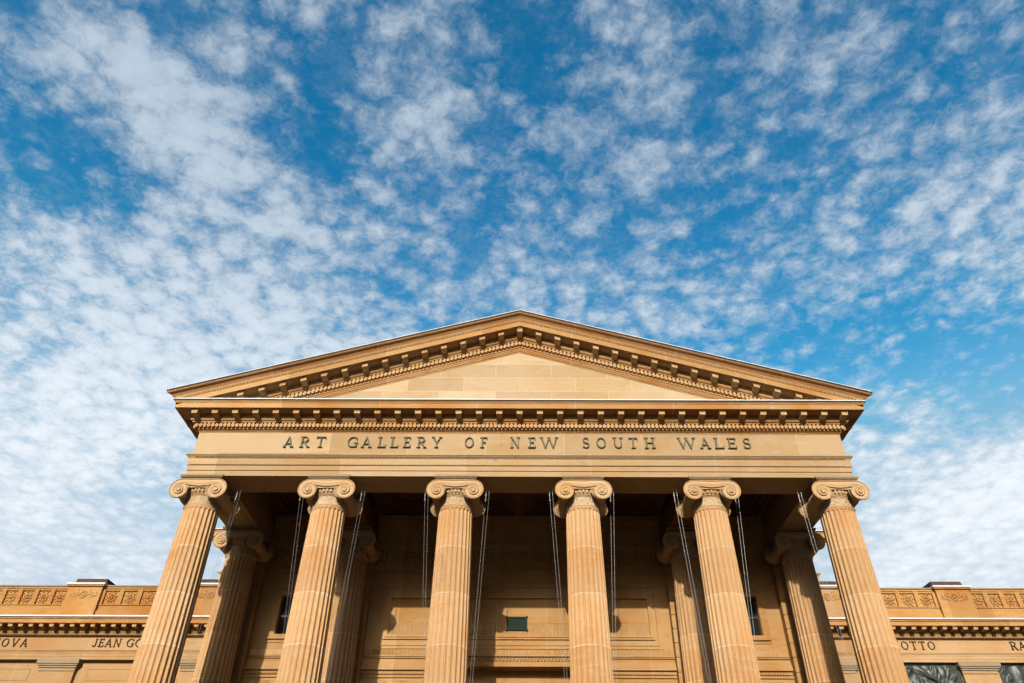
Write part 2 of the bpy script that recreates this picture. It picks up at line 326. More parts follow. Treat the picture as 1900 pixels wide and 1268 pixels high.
# ------------------------------------------------------------------ mesh helpers
class MB:
    def __init__(s): s.v, s.f = [], []
    def add(s, vs, fs):
        o = len(s.v); s.v += [tuple(p) for p in vs]; s.f += [tuple(i + o for i in f) for f in fs]
    def box(s, x0, x1, y0, y1, z0, z1):
        s.add([(x0,y0,z0),(x1,y0,z0),(x1,y1,z0),(x0,y1,z0),(x0,y0,z1),(x1,y0,z1),(x1,y1,z1),(x0,y1,z1)],
              [(0,3,2,1),(4,5,6,7),(0,1,5,4),(1,2,6,5),(2,3,7,6),(3,0,4,7)])
    def hexa(s, p):   # 8 points, bottom ring then top ring
        s.add(p, [(0,3,2,1),(4,5,6,7),(0,1,5,4),(1,2,6,5),(2,3,7,6),(3,0,4,7)])
    def grid(s, rows, closed=False, flip=False):
        n, m = len(rows), len(rows[0]); o = len(s.v)
        for r in rows: s.v += [tuple(p) for p in r]
        for i in range(n - 1):
            for j in range(m if closed else m - 1):
                k = (j + 1) % m
                q = (o+i*m+j, o+i*m+k, o+(i+1)*m+k, o+(i+1)*m+j)
                s.f.append(q[::-1] if flip else q)
    def fan(s, ring, flip=False):
        o = len(s.v); s.v += [tuple(p) for p in ring]
        idx = list(range(o, o + len(ring))); s.f.append(tuple(idx[::-1] if flip else idx))
    def lathe(s, prof, cx=0, cy=0, n=32, caps=True):   # prof: (radius, z)
        rows = [[(cx + r*math.cos(2*math.pi*j/n), cy + r*math.sin(2*math.pi*j/n), z) for j in range(n)] for r, z in prof]
        s.grid(rows, closed=True)
        if caps: s.fan(rows[0], True); s.fan(rows[-1])
    def tube(s, a, b, r, n=6):
        a, b = Vector(a), Vector(b); d = (b - a).normalized()
        u = d.orthogonal().normalized(); w = d.cross(u)
        ra = [a + r*(u*math.cos(2*math.pi*j/n) + w*math.sin(2*math.pi*j/n)) for j in range(n)]
        rb = [p + (b - a) for p in ra]
        s.grid([ra, rb], closed=True); s.fan(ra, True); s.fan(rb)
    def blob(s, c, r, nu=8, nv=5):
        rows = []
        for i in range(nv + 1):
            t = math.pi * (0.02 + 0.96 * i / nv)
            rows.append([(c[0]+r[0]*math.sin(t)*math.cos(2*math.pi*j/nu), c[1]+r[1]*math.sin(t)*math.sin(2*math.pi*j/nu), c[2]-r[2]*math.cos(t)) for j in range(nu)])
        s.grid(rows, closed=True)
    def sweep(s, prof, path, zoff=0.0):
        """closed profile of (k outward, z) along an open plan path whose outward side is on the right hand"""
        n = len(path); P = [Vector(p) for p in path]; nr = []
        for i in range(n - 1):
            d = (P[i+1] - P[i]).normalized(); nr.append(Vector((d.y, -d.x)))
        rows = []
        for i in range(n):
            if i == 0: mv = nr[0]
            elif i == n - 1: mv = nr[-1]
            else:
                mv = nr[i-1] + nr[i]; mv = mv / (1 + nr[i-1].dot(nr[i]))
            rows.append([(P[i].x + mv.x*k, P[i].y + mv.y*k, z + zoff) for k, z in prof])
        s.grid(rows, closed=True)
        s.fan(rows[0], True); s.fan(rows[-1])
    def build(s, name, mat, parent=None, smooth=None, loc=(0,0,0)):
        me = bpy.data.meshes.new(name); me.from_pydata(s.v, [], s.f); me.update()
        bm = bmesh.new(); bm.from_mesh(me)
        bmesh.ops.recalc_face_normals(bm, faces=bm.faces[:]); bm.to_mesh(me); bm.free()
        me.materials.append(mat)
        if smooth:
            for p in me.polygons: p.use_smooth = True
            me.set_sharp_from_angle(angle=R(smooth))
        ob = bpy.data.objects.new(name, me); col.objects.link(ob); ob.location = loc
        if parent: ob.parent = parent
        return ob

def thing(name, label, cat, loc=(0,0,0), group=None):
    o = bpy.data.objects.new(name, None); col.objects.link(o); o.location = loc
    o.empty_display_size = 0.3
    o['label'] = label; o['category'] = cat
    if group: o['group'] = group
    return o
def tag(o, label, cat, group=None):
    o['label'] = label; o['category'] = cat
    if group: o['group'] = group
    return o
def structure(o):
    o['kind'] = 'structure'; return o
def copy_part(o, parent, loc=None):
    c = o.copy(); col.objects.link(c); c.parent = parent
    if loc is not None: c.location = loc
    for ch in o.children: copy_part(ch, c)
    return c

# ------------------------------------------------------------------ letters (drawn as strokes, serifed capitals)
TH, TN = 0.155, 0.085
def stroke(mb, pts, ws, y0, y1, close=False):
    """ribbon along 2-D points with widths, extruded from y1 (wall) to y0 (front)"""
    P = [Vector(p) for p in pts]; n = len(P); a, b = [], []
    for i in range(n):
        d = (P[min(i+1, n-1)] - P[max(i-1, 0)])
        if close:
            d = P[(i+1) % n] - P[i-1]
        d.normalize(); nn = Vector((-d.y, d.x)) * ws[i] / 2
        a.append(P[i] + nn); b.append(P[i] - nn)
    rows = []
    for i in range(n):
        rows.append([(a[i].x, y0, a[i].y), (b[i].x, y0, b[i].y), (b[i].x, y1, b[i].y), (a[i].x, y1, a[i].y)])
    if close: rows.append(rows[0])
    mb.grid(rows, closed=True)
    if not close: mb.fan(rows[0], True); mb.fan(rows[-1])
def glyph(ch, w, serif=True):
    """list of strokes (points, widths) in a box w wide, 1 tall"""
    S = []
    def ln(x0, y0, x1, y1, t): S.append(([(x0, y0), (x1, y1)], [t, t]))
    def sf(x, y, l=0.16):
        if serif: ln(x - l, y, x + l, y, 0.05)
    def arc(cx, cy, rx, ry, a0, a1, n=18, t0=TN, t1=TH, close=False):
        pts, ws = [], []
        for i in range(n + (0 if close else 1)):
            a = R(a0 + (a1 - a0) * i / n)
            pts.append((cx + rx*math.cos(a), cy + ry*math.sin(a)))
            ws.append(t0 + (t1 - t0) * abs(math.cos(a)) ** 1.2)
        S.append((pts, ws, close))
    if ch == 'A':
        ln(0.10, 0, w/2 - 0.03, 1, TN); ln(w/2 - 0.04, 1, w - 0.13, 0, TH); ln(0.22, 0.34, w - 0.26, 0.34, TN); sf(0.11, 0.025, 0.13); sf(w - 0.14, 0.025, 0.15)
    elif ch in 'RP':
        ln(0.18, 0, 0.18, 1, TH); sf(0.18, 0.025, 0.17); ln(0.02, 0.975, 0.40, 0.975, 0.06)
        arc(w*0.46, 0.74, w*0.33, 0.235, 90, -90); ln(0.18, 0.50, w*0.46, 0.50, TN)
        if ch == 'R': ln(w*0.48, 0.50, w - 0.10, 0, TH); sf(w - 0.09, 0.025, 0.13)
    elif ch == 'T':
        ln(w/2, 0, w/2, 1, TH); sf(w/2, 0.025, 0.18); ln(0.03, 0.955, w - 0.03, 0.955, TN); ln(0.05, 0.80, 0.05, 0.99, 0.06); ln(w - 0.05, 0.80, w - 0.05, 0.99, 0.06)
    elif ch in 'GC':
        arc(w*0.53, 0.5, w*0.46, 0.455, 40, 320, 26)
        if ch == 'G': ln(w*0.86, 0.05, w*0.86, 0.42, TH); ln(w*0.64, 0.42, w*1.02, 0.42, 0.06)
        else: ln(w*0.88, 0.10, w*0.92, 0.24, 0.06)
        ln(w*0.88, 0.70, w*0.88, 0.93, 0.06)
    elif ch == 'L':
        ln(0.18, 0, 0.18, 1, TH); sf(0.18, 0.975, 0.17); ln(0.02, 0.045, w - 0.03, 0.045, TN); ln(w - 0.06, 0.0, w - 0.03, 0.24, 0.07)
    elif ch in 'EF':
        ln(0.18, 0, 0.18, 1, TH); ln(0.02, 0.955, w - 0.05, 0.955, TN); ln(0.18, 0.52, w - 0.18, 0.52, TN); ln(w - 0.08, 0.78, w - 0.06, 0.99, 0.065); ln(w - 0.19, 0.42, w - 0.19, 0.62, 0.06)
        if ch == 'E': ln(0.02, 0.045, w - 0.03, 0.045, TN); ln(w - 0.06, 0, w - 0.03, 0.24, 0.07)
        else: sf(0.18, 0.025, 0.17)
    elif ch == 'Y':
        ln(0.12, 1, w/2, 0.45, TH); ln(w - 0.12, 1, w/2 + 0.02, 0.45, TN); ln(w/2, 0, w/2, 0.50, TH); sf(w/2, 0.025, 0.17); sf(0.13, 0.975, 0.14); sf(w - 0.13, 0.975, 0.13)
    elif ch == 'O':
        arc(w/2, 0.5, w/2 - TH/2, 0.455, 0, 360, 30, close=True)
    elif ch == 'N':
        ln(0.13, 0, 0.13, 1, TN); ln(w - 0.13, 0, w - 0.13, 1, TN); ln(0.12, 1, w - 0.14, 0, TH); sf(0.13, 0.025, 0.13); sf(w - 0.13, 0.975, 0.13); ln(0.0, 0.975, 0.14, 0.975, 0.05)
    elif ch == 'W':
        q = w / 4
        ln(0.10, 1, q + 0.06, 0, TH); ln(q + 0.05, 0, 2*q, 0.98, TN); ln(2*q - 0.02, 0.98, 3*q - 0.02, 0, TH); ln(3*q - 0.03, 0, w - 0.10, 1, TN); sf(0.11, 0.975, 0.13); sf(2*q, 0.975, 0.12); sf(w - 0.11, 0.975, 0.13)
    elif ch == 'S':
        pts, ws = [], []
        for i in range(13):
            a = R(35 + 225 * i / 12); pts.append((w*0.5 + w*0.36*math.cos(a), 0.735 + 0.22*math.sin(a)))
        for i in range(1, 14):
            a = R(90 - 235 * i / 13); pts.append((w*0.5 + w*0.40*math.cos(a), 0.275 + 0.232*math.sin(a)))
        n = len(pts); ws = [TN + (TH - TN) * math.exp(-((i - n/2) / 5.0) ** 2) for i in range(n)]
        S.append((pts, ws)); ln(w*0.82, 0.76, w*0.82, 0.96, 0.06); ln(w*0.11, 0.04, w*0.11, 0.26, 0.06)
    elif ch in 'UJ':
        if ch == 'U':
            ln(0.16, 0.36, 0.16, 1, TH); ln(w - 0.15, 0.36, w - 0.15, 1, TN); arc(w/2, 0.37, w/2 - 0.155, 0.325, 180, 360); sf(0.16, 0.975, 0.16); sf(w - 0.15, 0.975, 0.14)
        else:
            ln(w - 0.16, 0.30, w - 0.16, 1, TH); arc(w/2 - 0.02, 0.30, w/2 - 0.14, 0.255, 200, 360); sf(w - 0.16, 0.975, 0.16)
    elif ch == 'H':
        ln(0.17, 0, 0.17, 1, TH); ln(w - 0.17, 0, w - 0.17, 1, TH); ln(0.17, 0.52, w - 0.17, 0.52, TN)
        for x in (0.17, w - 0.17): sf(x, 0.025, 0.16); sf(x, 0.975, 0.16)
    elif ch == 'V':
        ln(0.10, 1, w/2 + 0.02, 0, TH); ln(w/2 + 0.01, 0, w - 0.10, 1, TN); sf(0.11, 0.975, 0.14); sf(w - 0.11, 0.975, 0.13)
    elif ch == 'I':
        ln(w/2, 0, w/2, 1, TH); sf(w/2, 0.025, 0.17); sf(w/2, 0.975, 0.17)
    return S
def letter(ch, x0, x1, z0, h, yw, depth, mat, parent, bold=1.0):
    """one raised letter against the wall plane yw"""
    mb = MB(); w = (x1 - x0) / h
    for i, st in enumerate(glyph(ch, w)):
        pts, ws = st[0], st[1]
        stroke(mb, [(x0 + p[0]*h, z0 + p[1]*h) for p in pts], [t*h*bold for t in ws], yw - depth - 0.0017*i, yw + 0.01, len(st) > 2 and st[2])
    return mb.build('letter', mat, parent)

# ================================================================== ground
g = MB(); g.add([(-600,-600,0),(600,-600,0),(600,600,0),(-600,600,0)], [(0,1,2,3)])
structure(g.build('ground', M['ground']))

# ================================================================== the portico
portico = thing('gallery_portico', 'sandstone portico with six tall fluted columns, a pediment and a bronze lettered frieze', 'portico')

# --- one column, copied
def shaft_radius(h):       # h 0..1 up the shaft
    return 0.548 - 0.073 * h ** 1.9
def make_column():
    mb = MB()
    z0, z1 = 0.52, HC - 0.86
    NF, K = 24, 12
    FT = HC - 0.915
    hts = [0.0, 0.08, 0.16] + [0.16 + 0.70 * i / 14 for i in range(1, 15)]
    zs = [z0, z0 + 0.06, z0 + 0.10, z0 + 0.13, z0 + 0.16] + [z0 + 0.16 + (FT - 0.075 - z0 - 0.16) * i / 16 for i in range(1, 17)]
    zs += [FT - 0.058, FT - 0.042, FT - 0.028, FT - 0.016, FT - 0.007, FT, FT + 0.02, z1]
    rows = []
    for z in zs:
        r = shaft_radius((z - z0) / (z1 - z0))
        if z > FT: r += 0.012 * (z - FT) / (z1 - FT)
        if z < z0 + 0.10: r += 0.05 * (1 - (z - z0) / 0.10) ** 2
        dz = min(FT - z, z - (z0 + 0.10)); rw = 0.052
        cw = 1.0 if dz >= rw else (math.sqrt(max(0, 1 - (1 - dz / rw) ** 2)) if dz > 0 else 0.0)
        ring = []
        for f in range(NF):
            for k in range(K):
                t = k / K                      # 0..1 across one flute + fillet
                s = (t - 0.5) / 0.41           # flute takes 82 % of the module
                d = 0.0
                if cw > 0 and abs(s) < cw: d = 0.040 * math.sqrt(max(0.0, cw*cw - s*s)) * (r / 0.5)
                a = 2 * math.pi * (f + t) / NF
                ring.append(((r - d) * math.cos(a), (r - d) * math.sin(a), z))
        rows.append(ring)
    mb.grid(rows, closed=True); mb.fan(rows[-1]); mb.fan(rows[0], True)
    shaft = mb.build('column', M['column'], portico, smooth=32)
    # base
    b = MB(); b.box(-0.74, 0.74, -0.74, 0.74, 0, 0.16)
    pr = [(0.70, 0.161)]
    pr += [(0.64 + 0.08*math.cos(a), 0.24 + 0.08*math.sin(a)) for a in [R(-90 + 180*i/8) for i in range(9)]]
    pr += [(0.60, 0.33), (0.585, 0.37), (0.60, 0.41)]
    pr += [(0.59 + 0.05*math.cos(a), 0.47 + 0.05*math.sin(a)) for a in [R(-90 + 180*i/8) for i in range(9)]]
    b.lathe(pr, n=48)
    b.build('base', M['column'], shaft, smooth=40)
    # necking and astragal
    n = MB()
    n.lathe([(0.470, HC - 0.825), (0.460, HC - 0.80), (0.452, HC - 0.68), (0.450, HC - 0.60), (0.452, HC - 0.57)], n=48)
    n.build('neck', M['neck'], shaft, smooth=50)
    c = MB()
    c.lathe([(0.47, HC - 0.865)] + [(0.47 + 0.03*math.cos(a), HC - 0.845 + 0.02*math.sin(a)) for a in [R(-90 + 180*i/8) for i in range(9)]] + [(0.455, HC - 0.824)], n=48)
    # fillets and echinus
    c.lathe([(0.43, HC - 0.575), (0.47, HC - 0.568), (0.475, HC - 0.55), (0.45, HC - 0.545), (0.455, HC - 0.535), (0.49, HC - 0.53), (0.49, HC - 0.515), (0.46, HC - 0.51),
             (0.47, HC - 0.49), (0.50, HC - 0.45), (0.52, HC - 0.40), (0.50, HC - 0.36), (0.40, HC - 0.35)], n=64)
    for i in range(30):
        a = 2*math.pi*(i + .5)/30
        c.blob((0.512*math.cos(a), 0.512*math.sin(a), HC - 0.435), (0.036, 0.036, 0.062), 8, 6)
    # volutes: a ribbon wound about the eye, moulded across its width
    EZ, EX, YF = HC - 0.488, 0.507, 0.615
    r0, bb = 0.352, 0.1168
    def hprof(t):
        if t < 0.16: return 0.030 * math.sin(math.pi * min(1, t / 0.10) / 2)
        if t < 0.24: return 0.030 * (1 - (t - 0.16) / 0.08) + 0.006 * (t - 0.16) / 0.08
        if t < 0.86: return 0.006 + 0.020 * math.sin(math.pi * (t - 0.24) / 0.62) ** 0.8
        return 0.006 * (1 - (t - 0.86) / 0.14)
    TT = [0, 0.03, 0.10, 0.16, 0.20, 0.24, 0.34, 0.46, 0.60, 0.74, 0.86, 0.93, 1.0]
    RK = [0.352, 0.330, 0.298, 0.270, 0.252, 0.242, 0.234, 0.214, 0.186]
    def rad(th):
        if th < 2*math.pi:
            q = th / (math.pi/4); i = int(q); return RK[i] + (RK[i+1] - RK[i]) * (q - i)
        return 0.186 * math.exp(-0.112 * (th - 2*math.pi))
    for sy in (-1, 1):
        for sx in (-1, 1):
            rows = []; NT = 44
            for i in range(int(NT * 2.75) + 1):
                th = 2*math.pi*i/NT
                ro, ri = rad(th), rad(th + 2*math.pi)
                a = math.pi/2 + th
                row = []
                for t in TT:
                    r = ro + (ri - ro) * t
                    # the moulding gets shallower as the spiral tightens
                    hgt = hprof(t) * (0.35 + 0.65 * math.exp(-0.10 * th)) + 0.004 * th
                    row.append((sx*EX - sx*(-1)*r*math.cos(a)*(1), sy*(YF + hgt), EZ + r*math.sin(a)))
                rows.append([(sx*EX + sx*(-r_[0] + sx*EX)*0 + (r_[0] - sx*EX), r_[1], r_[2]) for r_ in row])
            # wind away from the middle: mirror x so the ribbon leaves the top towards the outside
            rows = [[(sx*EX - (p[0] - sx*EX), p[1], p[2]) if True else p for p in row] for row in rows]
            c.grid(rows)
            c.blob((sx*EX, sy*(YF + 0.035), EZ), (0.055, 0.05, 0.055), 14, 8)
        # canalis between the two volutes
        rows = []
        for i in range(25):
            x = -EX + 2*EX*i/24
            zt = EZ + r0; zl = EZ + rad(2*math.pi) - 0.055 * math.cos(math.pi * x / (2*EX)) ** 2
            rows.append([(x, sy*(YF + hprof(t)), zt + (zl - zt)*t) for t in TT])
        c.grid(rows)
        rows = []                                     # its underside
        for i in range(25):
            x = -EX + 2*EX*i/24; zl = EZ + rad(2*math.pi) - 0.055 * math.cos(math.pi * x / (2*EX)) ** 2
            rows.append([(x, sy*YF, zl), (x, sy*0.44, zl)])
        c.grid(rows)
    c.box(-0.47, 0.47, -0.57, 0.57, EZ + 0.10, HC - 0.137)
    # bolsters (rolls) running from front to back volutes, and the outer rim of each volute
    for sx in (-1, 1):
        rows = []
        for i in range(21):
            y = -YF + 2*YF*i/20; q = abs(y) / YF
            f = 0.36 + 0.64 * max(0, (q - 0.50) / 0.50) ** 2.2
            if abs(q - 0.12) < 0.13: f += 0.10
            ring = []
            for j in range(40):
                th = 2*math.pi*j/40; ro = rad(th)
                if th > math.pi*1.5:
                    ro = rad(math.pi*1.5) + (rad(0) - rad(math.pi*1.5)) * (th - 1.5*math.pi) / (0.5*math.pi) * 0.9
                rr = 0.155 + (ro - 0.155) * (f - 0.36) / 0.64 if f > 0.36 else 0.155
                a = math.pi/2 + th
                ring.append((sx*EX + sx*(-1)*rr*math.cos(a)*(-1) * -1 * -1, y, EZ + rr*math.sin(a)))
            ring = [(sx*EX + sx*abs(1)*(-(p[0] - sx*EX)) * (-1 if True else 1) * sx * sx, p[1], p[2]) for p in ring]
            rows.append(ring)
        c.grid(rows, closed=True)
    cap = c.build('capital', M['capital'], shaft, smooth=38)
    # abacus with its row of eggs
    a_ = MB()
    a_.box(-0.52, 0.52, -0.55, 0.55, HC - 0.136, HC - 0.002)
    for k, (e, zz0, zz1) in enumerate(((0.045, -0.105, -0.075), (0.09, -0.060, -0.004))):
        a_.box(-0.52 - e, 0.52 + e, -0.55 - e, 0.55 + e, HC + zz0, HC + zz1)
    for i in range(26):
        x = -0.575 + 1.15 * i / 25
        a_.blob((x, -0.605, HC - 0.082), (0.021, 0.03, 0.028), 6, 4)
        a_.blob((x, 0.605, HC - 0.082), (0.021, 0.03, 0.028), 6, 4)
    a_.build('abacus', M['orn'], shaft)
    return shaft
col0 = make_column()
S = 3.6
cols = [((i - 2.5) * 3.611, 0.0) for i in range(6)] + [(x, S) for x in (-2.5*S, -1.5*S, 1.5*S, 2.5*S)]
for i, (x, y) in enumerate(cols):
    if i == 0: col0.location = (x, y, ZB); o = col0
    else: o = copy_part(col0, portico, (x, y, ZB))

# --- stylobate and steps
m = MB()
for i in range(7):
    e = 0.35 * i
    m.box(-10.4 - e, 10.4 + e, -1.1 - e, 14, ZB - 0.1715*(i+1), ZB - 0.1715*i - (0.0 if i else 0.001))
m.build('steps', M['steps'], portico)

# --- entablature swept round the front, the flanks and the wider block behind
PATH = [(-11.23, 26.0), (-11.23, 9.47), (-9, 9.47), (-9, 0), (9, 0), (9, 9.47), (11.23, 9.47), (11.23, 26.0)]
m = MB()
m.sweep([(-0.526, 0), (0.526, 0), (0.526, 0.163), (0.552, 0.166), (0.552, 0.315), (0.575, 0.318), (0.585, 0.332), (0.578, 0.348), (0.580, 0.352), (0.580, 0.53),
         (0.595, 0.535), (0.60, 0.56), (0.645, 0.60), (0.665, 0.615), (0.665, 0.66), (-0.526, 0.66)], PATH, ZS)
m.build('architrave', M['arch'], portico)
m = MB()
for i in range(int(18.9 / 0.10)):
    x = -9.4 + 0.1*i + 0.05
    m.blob((x, -0.615, ZS + 0.575), (0.034, 0.03, 0.030), 6, 4)
    m.blob((x + 0.05, -0.592, ZS + 0.545), (0.02, 0.022, 0.02), 6, 4)
m.build('leaf_moulding', M['orn'], portico)
m = MB()
for i in range(int(18.9 / 0.07)):
    m.blob((-9.42 + 0.07*i, -0.578, ZS + 0.333), (0.026, 0.02, 0.017), 6, 4)
m.build('bead_moulding', M['orn'], portico)
m = MB(); m.sweep([(-0.40, 0.66), (0.530, 0.66), (0.530, 1.415), (-0.40, 1.415)], PATH, ZS)
m.build('frieze', M['frieze'], portico)
m = MB()
m.sweep([(-0.30, 1.415), (0.545, 1.415), (0.548, 1.445), (0.575, 1.45), (0.60, 1.475), (0.632, 1.485), (0.632, 1.503), (0.615, 1.506), (0.615, 1.655),
         (0.73, 1.657), (0.735, 1.685), (0.775, 1.70), (0.80, 1.735), (0.80, 1.885), (1.03, 1.893), (1.04, 1.905), (1.12, 1.905), (1.135, 1.890), (1.1745, 1.890), (1.1745, 2.045),
         (1.187, 2.05), (1.20, 2.085), (1.215, 2.09), (1.23, 2.115), (-0.30, 2.115)], PATH, ZS)
m.build('cornice', M['cornice'], portico)
m = MB()
m.sweep([(-0.2, 2.115), (1.245, 2.115), (1.245, 2.148), (-0.2, 2.148)], PATH, ZS)
m.build('drip_shadow_line', M['shade_door'], portico)  # dark strip drawing the shadow gap under the flashing
m = MB()
m.sweep([(-0.2, 2.148), (1.24, 2.148), (1.24, 2.182), (1.20, 2.20), (-0.2, 2.22)], PATH, ZS)
m.build('lead_flashing', M['lead'], portico)

# dentils: one course, a repeating ornament
m = MB()
def dentil_front(m, x, zf, k0=0.60, k1=0.715):
    a, b = x - 0.038, x + 0.038
    za, zb, zc, zd = zf(a, 1.512), zf(b, 1.512), zf(a, 1.652), zf(b, 1.652)
    m.hexa([(a, -k1, za), (b, -k1, zb), (b, -k0, zb), (a, -k0, za), (a, -k1, zc), (b, -k1, zd), (b, -k0, zd), (a, -k0, zc)])
    a, b = x + 0.038, x + 0.082
    za, zb, zc, zd = zf(a, 1.568), zf(b, 1.568), zf(a, 1.605), zf(b, 1.605)
    m.hexa([(a, -0.692, za), (b, -0.692, zb), (b, -k0, zb), (a, -k0, za), (a, -0.692, zc), (b, -0.692, zd), (b, -k0, zd), (a, -k0, zc)])
flat = lambda x, z: ZS + z
for i in range(-80, 81): dentil_front(m, 0.12*i, flat)
for sx in (-1, 1):
    for i in range(-5, 70):
        y = 0.12*i; x0, x1 = sorted((sx*9.60, sx*9.715))
        m.box(x0, x1, y - 0.038, y + 0.038, ZS + 1.512, ZS + 1.652)
m.build('dentil_course', M['block'], portico)

# modillions, each a part
def modillion_mesh(slope=0.0):
    m = MB(); zf = lambda x, z: z - slope * x
    def pr(x0, x1, k0, k1, zb0, zb1, zt):   # zb0 at the front (k1), zb1 at the back
        m.hexa([(x0, -k1, zf(x0, zb0)), (x1, -k1, zf(x1, zb0)), (x1, -k0, zf(x1, zb1)), (x0, -k0, zf(x0, zb1)),
                (x0, -k1, zf(x0, zt)), (x1, -k1, zf(x1, zt)), (x1, -k0, zf(x1, zt)), (x0, -k0, zf(x0, zt))])
    pr(-0.086, 0.086, 0.76, 1.075, 1.765, 1.735, 1.846)
    pr(-0.096, 0.096, 0.76, 1.085, 1.846, 1.846, 1.862)
    pr(-0.108, 0.108, 0.76, 1.097, 1.862, 1.862, 1.878)
    pr(-0.122, 0.122, 0.76, 1.110, 1.878, 1.878, 1.896)
    return m
base = modillion_mesh().build('modillion', M['block'], portico)
base.location = (-9.6, 0, ZS)
for i in range(-15, 17):
    copy_part(base, portico, (0.6*i, 0, ZS))
for sx in (-1, 1):
    for i in range(0, 5):
        o = copy_part(base, portico, (sx*9, -0.3 + 0.6*i, ZS)); o.rotation_euler = (0, 0, sx*math.pi/2)

# --- pediment
SL = 0.3003
def rz(x, z): return ZS + 5.05 + (z - 1.905) * 1.06 - SL * abs(x)
def rake(m, prof, side, absz=False):
    """profile (k, z) carried up one slope, mitred at the corner and cut plumb at the apex"""
    rows = []
    for u in (1, 0):
        row = []
        for k, z in prof:
            x = side * (9 + max(k, 0.0) + (0.09 if absz else 0.0)) * u
            row.append((x, -k, (ZS + z - SL*abs(x)) if absz else rz(x, z)))
        rows.append(row)
    m.grid(rows, closed=True); m.fan(rows[0], True); m.fan(rows[1])
RP = [(0.2, 1.305), (0.548, 1.305), (0.552, 1.345), (0.575, 1.35), (0.585, 1.39), (0.60, 1.40), (0.612, 1.44), (0.640, 1.455), (0.640, 1.495), (0.615, 1.50), (0.615, 1.655), (0.73, 1.657), (0.735, 1.685),
      (0.775, 1.70), (0.80, 1.735), (0.80, 1.885), (1.03, 1.893), (1.04, 1.905), (1.12, 1.905), (1.135, 1.890), (1.1745, 1.890), (1.1745, 2.050), (1.185, 2.054),
      (1.19, 2.09), (1.20, 2.115), (1.208, 2.12), (1.208, 2.146), (0.2, 2.146)]
for side in (-1, 1):
    m = MB(); rake(m, RP, side); m.build('raking_cornice', M['cornice'], portico)
    m = MB(); rake(m, [(0.2, 5.305), (1.210, 5.305), (1.222, 5.330), (1.27, 5.385), (1.335, 5.412), (1.362, 5.432), (1.37, 5.462), (0.2, 5.462)], side, True)
    m.build('sima', M['sima'], portico)
    m = MB(); rake(m, [(0.2, 5.462), (1.374, 5.462), (1.374, 5.53), (0.2, 5.53)], side, True); m.build('drip_shadow_line', M['shade_door'], portico)  # painted shadow gap along the rake, flashing above it
    m = MB(); rake(m, [(0.2, 5.53), (1.36, 5.53), (1.36, 5.562), (1.34, 5.578), (0.2, 5.60)], side, True); m.build('lead_flashing', M['lead'], portico)
    # bead row on the rake
    m = MB()
    n = 120
    for i in range(n):
        x = side * (0.06 + (10.0) * i / n)
        m.blob((x, -1.197, rz(x, 2.088)), (0.030, 0.022, 0.026), 6, 4)
    m.build('bead_moulding', M['orn'], portico)
    m = MB()
    for i in range(1, 78): dentil_front(m, side*0.12*i, rz)
    if side == 1: dentil_front(m, 0, rz)
    m.build('dentil_course', M['block'], portico)
    rb = modillion_mesh(side * SL).build('modillion', M['block'], portico)
    rb.location = (side*0.6, 0, ZS + 5.05 - 1.905 - SL*0.6)
    for i in range(2, 16):
        x = side*0.6*i; copy_part(rb, portico, (x, 0, ZS + 5.05 - 1.905 - SL*abs(x)))
mm = modillion_mesh().build('modillion', M['block'], portico); mm.location = (0, 0, ZS + 3.145 - 0.03)
# tympanum wall
m = MB(); zb = ZS + 2.0; za = rz(0, 1.32); hw = 9.3
m.add([(-hw, -0.535, zb), (hw, -0.535, zb), (hw, -0.535, rz(hw, 1.32)+0.2), (0, -0.535, za + 0.05), (-hw, -0.535, rz(hw, 1.32)+0.2),
       (-hw, 0.2, zb), (hw, 0.2, zb), (hw, 0.2, rz(hw, 1.32)+0.2), (0, 0.2, za + 0.05), (-hw, 0.2, rz(hw, 1.32)+0.2)],
      [(0,1,2,3,4), (9,8,7,6,5), (0,5,6,1), (1,6,7,2), (2,7,8,3), (3,8,9,4), (4,9,5,0)])
m.build('tympanum', M['face'], portico)
# roof sheets
m = MB()
for side in (-1, 1):
    z0, z1 = ZS + 5.54 - SL*10.35, ZS + 5.54
    p = [(side*10.35, -0.2, z0), (0, -0.2, z1), (0, 14, z1), (side*10.35, 14, z0)]
    m.add(p + [(q[0], q[1], q[2] - 0.12) for q in p], [(0,1,2,3), (7,6,5,4), (0,4,5,1), (1,5,6,2), (2,6,7,3), (3,7,4,0)])
m.box(-11.0, 11.0, 10.2, 26, ZS + 1.9, ZS + 2.105)
m.build('roof', M['roof'], portico)

# --- bronze inscription
LT = [('A', -6.95, -6.63), ('R', -6.48, -6.17), ('T', -6.01, -5.7), ('G', -5.08, -4.75), ('A', -4.66, -4.33), ('L', -4.19, -3.92), ('L', -3.82, -3.55), ('E', -3.44, -3.19), ('R', -3.04, -2.74), ('Y', -2.6, -2.28), ('O', -1.63, -1.33), ('F', -1.17, -0.93), ('N', -0.28, 0.02), ('E', 0.24, 0.49), ('W', 0.6, 1.14), ('S', 1.84, 2.07), ('O', 2.25, 2.56), ('U', 2.74, 3.06), ('T', 3.2, 3.5), ('H', 3.67, 4.01), ('W', 4.65, 5.19), ('A', 5.3, 5.63), ('L', 5.72, 6.03), ('E', 6.11, 6.4), ('S', 6.57, 6.82)]
for ch, a, b in LT:
    letter(ch, a + 0.012, b - 0.008, ZS + 0.912, 0.352, -0.530, 0.055, M['bronze'], portico, 0.74)

